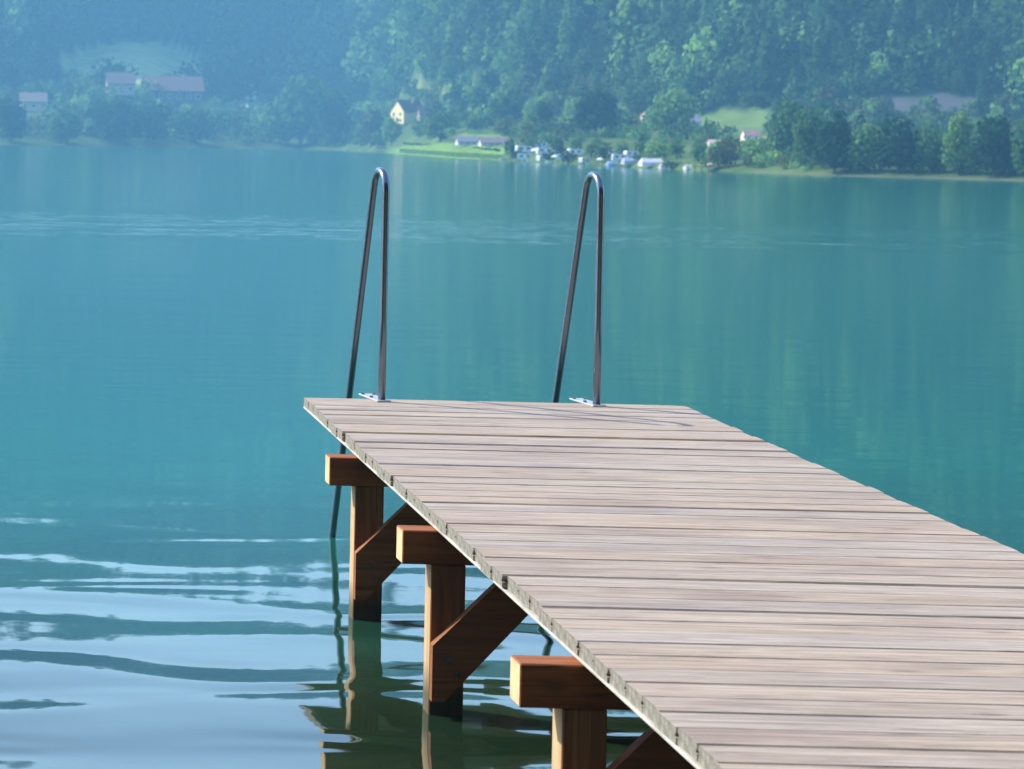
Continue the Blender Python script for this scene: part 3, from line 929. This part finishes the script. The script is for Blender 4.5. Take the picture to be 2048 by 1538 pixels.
def parasol(x, y, hpx, col, label):
    p, d = ground_at(x, y); s = hpx*d/F
    root = empty('parasol', p)
    b = MB(); b.tube([(0,0,0),(0,0,0.95*s)],0.02*s,6); b.build('pole', M_FRAME, root)
    c = MB(); n = 8
    ring = [(math.cos(2*math.pi*k/n)*0.5*s, math.sin(2*math.pi*k/n)*0.5*s, 0.74*s) for k in range(n)]
    low = [(q[0]*0.96,q[1]*0.96,0.68*s) for q in ring]
    c.poly([(0,0,s)]+ring+low, [(0,1+k,1+(k+1)%n) for k in range(n)]+[(1+k,9+k,9+(k+1)%n,1+(k+1)%n) for k in range(n)])
    c.build('canopy', plain('parasol_cloth', col, 0.8, 0, 0.05), root)
    tagp(root, label, 'parasol', 'parasols on the campsite')
parasol(1070,316,20,(0.82,0.80,0.72),'white parasol between the left caravans')
parasol(1110,330,17,(0.80,0.76,0.66),'cream parasol near the cream rowing boat')
parasol(1200,334,16,(0.8,0.8,0.78),'white parasol on the beach in front of the pair of small trees')
parasol(1420,340,14,(0.75,0.55,0.5),'pinkish parasol right of the little white tent')

# far pier
def far_pier():
    p, d = ground_at(1410, 344); s = d/F
    root = empty('bathing_pier', Vector((p.x, shore_d(np.array([p.x/p.y]))[0]-0.6, 0)))
    b = MB(); b.box(-48*s,40*s,-1.2,0.2,0.42,0.5); b.build('deck', M_DOOR, root)
    for k in range(7):
        q = MB(); q.tube([((-46+14*k)*s,-1.1,-0.6),((-46+14*k)*s,-1.1,0.85 if k % 2 else 0.42)],0.045,6); q.build('post', M_DOOR, root)
    tagp(root, 'little dark bathing pier at the right end of the campsite beach', 'pier')
far_pier()

# ------------------------------------------------------------------ the jetty in front
HD, SL = 1.506, 0.0175      # deck drop under the lens at depth 0, and its gentle rise outwards
XL, XR = 1.766, 3.642
Y0, Y1 = 1.2, 13.71
YAW = -0.0218              # the jetty points a touch to the right of the lens axis
def deck_z(y): return H - HD + SL*y
jetty = empty('jetty', (0, 0, 0), YAW)
tagp(jetty, 'weathered wooden jetty on orange timber posts running out over the lake', 'jetty')
TILT = math.atan(SL)
PITCH, TH = 0.172, 0.041

def plank_mesh(k, w, rng):
    hw = w/2; c = 0.006
    g = 0.007
    pr = [(-hw,-TH),(hw,-TH),(hw,-TH*0.62),(hw-g*1.4,-TH*0.55),(hw-g*1.4,-TH*0.40),(hw,-TH*0.33),(hw,-c),(hw-c,0),
          (hw*0.5,0.0006),(0,0.0012),(-hw*0.5,0.0006),
          (-hw+c,0),(-hw,-c),(-hw,-TH*0.33),(-hw+g*1.4,-TH*0.40),(-hw+g*1.4,-TH*0.55),(-hw,-TH*0.62)]
    if k % 2: pr = [(-a,b) for a,b in pr[::-1]]
    n = len(pr); L = (XR-XL)/2
    b = MB()
    vs = [(-L,y,z) for y,z in pr]+[(L,y,z) for y,z in pr]
    fs = [(i+n,(i+1)%n+n,(i+1)%n,i) for i in range(n)]
    b.poly(vs, fs, 0)
    bb = len(b.v)
    b.poly([(-L,y,z) for y,z in pr], [tuple(range(n))], 1)
    b.poly([(L,y,z) for y,z in pr], [tuple(range(n-1,-1,-1))], 1)
    return b.mesh('plank', [M_DECK, M_END])
rp = random.Random(3)
pm = [plank_mesh(k, PITCH-0.002-0.0015*(k//2), rp) for k in range(4)]
npl = int((Y1-Y0)/PITCH)
for i in range(npl):
    yc = Y1 - PITCH*(i+0.5)
    o = link('plank', pm[rp.randrange(4)], jetty)
    o.location = ((XL+XR)/2 + rp.gauss(0,0.004), yc + rp.gauss(0,0.0015), deck_z(yc) + rp.gauss(0,0.0016))
    o.rotation_euler = (TILT + rp.gauss(0,0.006), rp.gauss(0,0.0008), rp.gauss(0,0.0009))
YB = Y1 - PITCH*npl
def along(name, x0, x1, ztop, zbot, mat, ya, yb):
    b = MB()
    b.bevbox((x0, 0, zbot), (x1, yb-ya, ztop), 0.002)
    o = b.build(name, mat, jetty)
    o.location = (0, ya, deck_z(ya)); o.rotation_euler = (TILT, 0, 0)
    return o
along('edge_strip', XL-0.004, XL+0.035, -TH-0.002, -TH-0.011, M_STRIP, YB, Y1-0.01)
along('edge_strip', XR-0.035, XR+0.004, -TH-0.002, -TH-0.011, M_STRIP, YB, Y1-0.01)
for xj in (XL+0.50, (XL+XR)/2, XR-0.50):
    along('joist', xj-0.03, xj+0.03, -TH-0.003, -TH-0.10, M_JOIST, YB, Y1-0.03)
BENTS = [(11.88,1.645,1.758),(9.93,1.642,1.748),(7.63,1.592,1.712),(5.6,1.62,1.74),(3.6,1.63,1.75),(1.8,1.63,1.75)]
PW = 0.124
for (y, xc, xp) in BENTS:
    zt = deck_z(y) - TH - 0.013
    b = MB()
    x1 = XR + 0.12
    b.bevbox((xc, y, zt-0.122), (x1, y+PW+0.01, zt), 0.004)
    me = b.mesh('cap_beam', [M_CAP, M_CUT])
    for pl in me.polygons:
        if abs(pl.normal.x) > 0.9: pl.material_index = 1
    link('cap_beam', me, jetty)
    for side in (0, 1):
        xa = xp if side == 0 else XR + (XL - xp) - PW + 0.0
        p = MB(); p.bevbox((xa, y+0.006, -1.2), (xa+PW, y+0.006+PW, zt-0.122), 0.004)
        me = p.mesh('post', [M_POST, M_SUNLIT])
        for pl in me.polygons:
            if pl.normal.x < -0.9: pl.material_index = 1  # left side of the post coloured paler to imitate sun on it
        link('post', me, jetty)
        # knee brace lapped on the front of the post, 45 degrees up under the deck
        br = MB(); sg = 1 if side == 0 else -1
        xo = xa if side == 0 else xa+PW
        dz = deck_z(y) - deck_z(9.93)
        zb, zt2 = 0.06+dz, 0.26+dz
        run = (zt-0.02) - zt2
        run2 = run
        q = [(0,zb),(0,zt2),(run,zt2+run),(run+0.17,zt2+run),(run+0.17-0.0, zt2+run-0.03),(0.045,zb)]
        vs = [(xo+sg*a, y-0.054, c) for a,c in q]+[(xo+sg*a, y-0.001, c) for a,c in q]
        n = len(q)
        fs = [tuple(range(n-1,-1,-1)), tuple(range(n,2*n))]+[(i,(i+1)%n,(i+1)%n+n,i+n) for i in range(n)]
        if side: fs = [f[::-1] for f in fs]
        br.poly(vs, fs)
        bo = br.build('brace', M_BRACE, jetty)
        for (ba, bz) in ((0.05, zt2-0.05), (0.09, zt2-0.10)):
            q = MB(); q.tube([(xo+sg*ba, y-0.062, bz), (xo+sg*ba, y-0.052, bz)], 0.011, 8)
            q.build('bolt', M_STEEL, bo)

# ------------------------------------------------------------------ bathing ladder on the outer end
YF = 13.60
lad = empty('bathing_ladder', (0, 0, 0), YAW)
tagp(lad, 'steel bathing ladder with two tall hooped handrails at the jetty end', 'ladder')
OUT = Vector((-0.155, 0.99, 0)).normalized()
def hoop(xf):
    z0 = deck_z(YF)
    foot = Vector((xf, YF, z0))
    R, top = 0.098, 1.155
    slope = Vector((OUT.x*0.32, OUT.y*0.32, -1)).normalized()
    pts = [foot + Vector((0,0,0.0)), foot + Vector((0,0,0.4)), foot + Vector((0,0,top-R-0.03))]
    cen = foot + OUT*R + Vector((0,0,top-R-0.0175))
    for k in range(0, 13):
        a = math.pi - (math.pi - math.atan(0.32))*k/12.0
        pts.append(cen + OUT*(R*math.cos(a)) + Vector((0,0,R*math.sin(a))))
    last = pts[-1]
    for dd in (0.3, 0.8, 1.4, 2.1, 2.75): pts.append(last + slope*dd)
    b = MB(); b.tube(pts, 0.0185, 14)
    b.build('handrail', M_STEEL, lad, True)
    pb = MB(); pb.bevbox((-0.035,-0.04,0.002),(0.035,0.27,0.010),0.002)
    pl = pb.build('foot_plate', M_PLATE, lad)
    pl.location = foot; pl.rotation_euler = (TILT, 0, math.atan2(-OUT.x, OUT.y))
    for (bx,by) in ((-0.028,0.08),(0.028,0.08),(-0.028,0.22),(0.028,0.22)):
        q = MB(); q.tube([(bx,by,0.012),(bx,by,0.020)],0.009,6); q.build('bolt', M_STEEL, pl)
    return last, slope
M_PLATE = plain('galvanised_plate', (0.42,0.44,0.46), 0.5, 0.3, 0.08, 9)
la, sl = hoop(2.133); lb, _ = hoop(3.186)
for zz in (0.35, -0.10, -0.35):
    ta = la + sl*((la.z-zz)/-sl.z); tb_ = lb + sl*((lb.z-zz)/-sl.z)
    b = MB()
    b.bevbox((0, -0.045, -0.015), ((tb_-ta).length, 0.045, 0.015), 0.003)
    o = b.build('step', M_STEP, lad) if 'M_STEP' in globals() else b.build('step', M_JOIST, lad)
    o.location = ta; o.rotation_euler = (0, 0, math.atan2(tb_.y-ta.y, tb_.x-ta.x))

# ------------------------------------------------------------------ the near shore behind the photographer
def near_shore():
    rng = np.random.default_rng(11)
    xs = np.linspace(-60, 70, 66); ys = np.concatenate([np.linspace(1.7, 0.2, 6), np.linspace(-1.5, -45, 24)])
    Xg, Yg = np.meshgrid(xs, ys, indexing='ij')
    t = np.clip(1.7 + 0.3*np.sin(Xg*0.7) - Yg, 0, 60)
    Z = -0.35 + 0.75*(1-np.exp(-t/0.5)) + 0.05*t + 0.12*vnoise(Xg*1.3, Yg*1.3, 4)
    n, m = Xg.shape
    i, j = np.meshgrid(np.arange(n-1), np.arange(m-1), indexing='ij')
    q = np.stack([i*m+j, i*m+j+1, (i+1)*m+j+1, (i+1)*m+j], -1).reshape(-1,4)
    me = bpy.data.meshes.new('bank')
    me.from_pydata(np.stack([Xg,Yg,Z],-1).reshape(-1,3).tolist(), [], q.tolist())
    at = me.color_attributes.new('Col', 'FLOAT_COLOR', 'POINT')
    c = np.ones((n*m,4)); c[:,:3] = np.array([0.05,0.085,0.025])*(0.7+0.6*rng.random((n*m,1)))
    at.data.foreach_set('color', c.reshape(-1).astype(np.float32))
    me.materials.append(M_LAND)
    tagp(link('bank', me), 'grassy near bank where the jetty starts', kind='structure')
    Vs, Cs = [], []
    for k in range(46):  # unseen trees, added to keep sky light off the jetty's front faces
        x = -58 + 2.75*k + rng.normal()*1.0; y = -10 - 14*rng.random() if k % 2 else -7.5 - 3*rng.random()
        h = 19 + 7*rng.random(); w = 7.5 + 3*rng.random(); nn = 900
        V = leaf_cloud(nn, w/2, w/2, h/2, rng, 0.75, lobes=8)
        V += np.array([x, y, 0.6+0.05*(-y)])
        Vs.append(V); Cs.append(np.array(GREENS['dark'])*(0.55+0.6*rng.random((nn,1)))*np.ones((1,3)))
    tagp(link('sky_blocker_trees', quads_mesh('sky_blocker_trees', np.concatenate(Vs), np.concatenate(Cs), M_LEAF)), 'unseen trees added behind the camera to block sky light', kind='stuff')
near_shore()
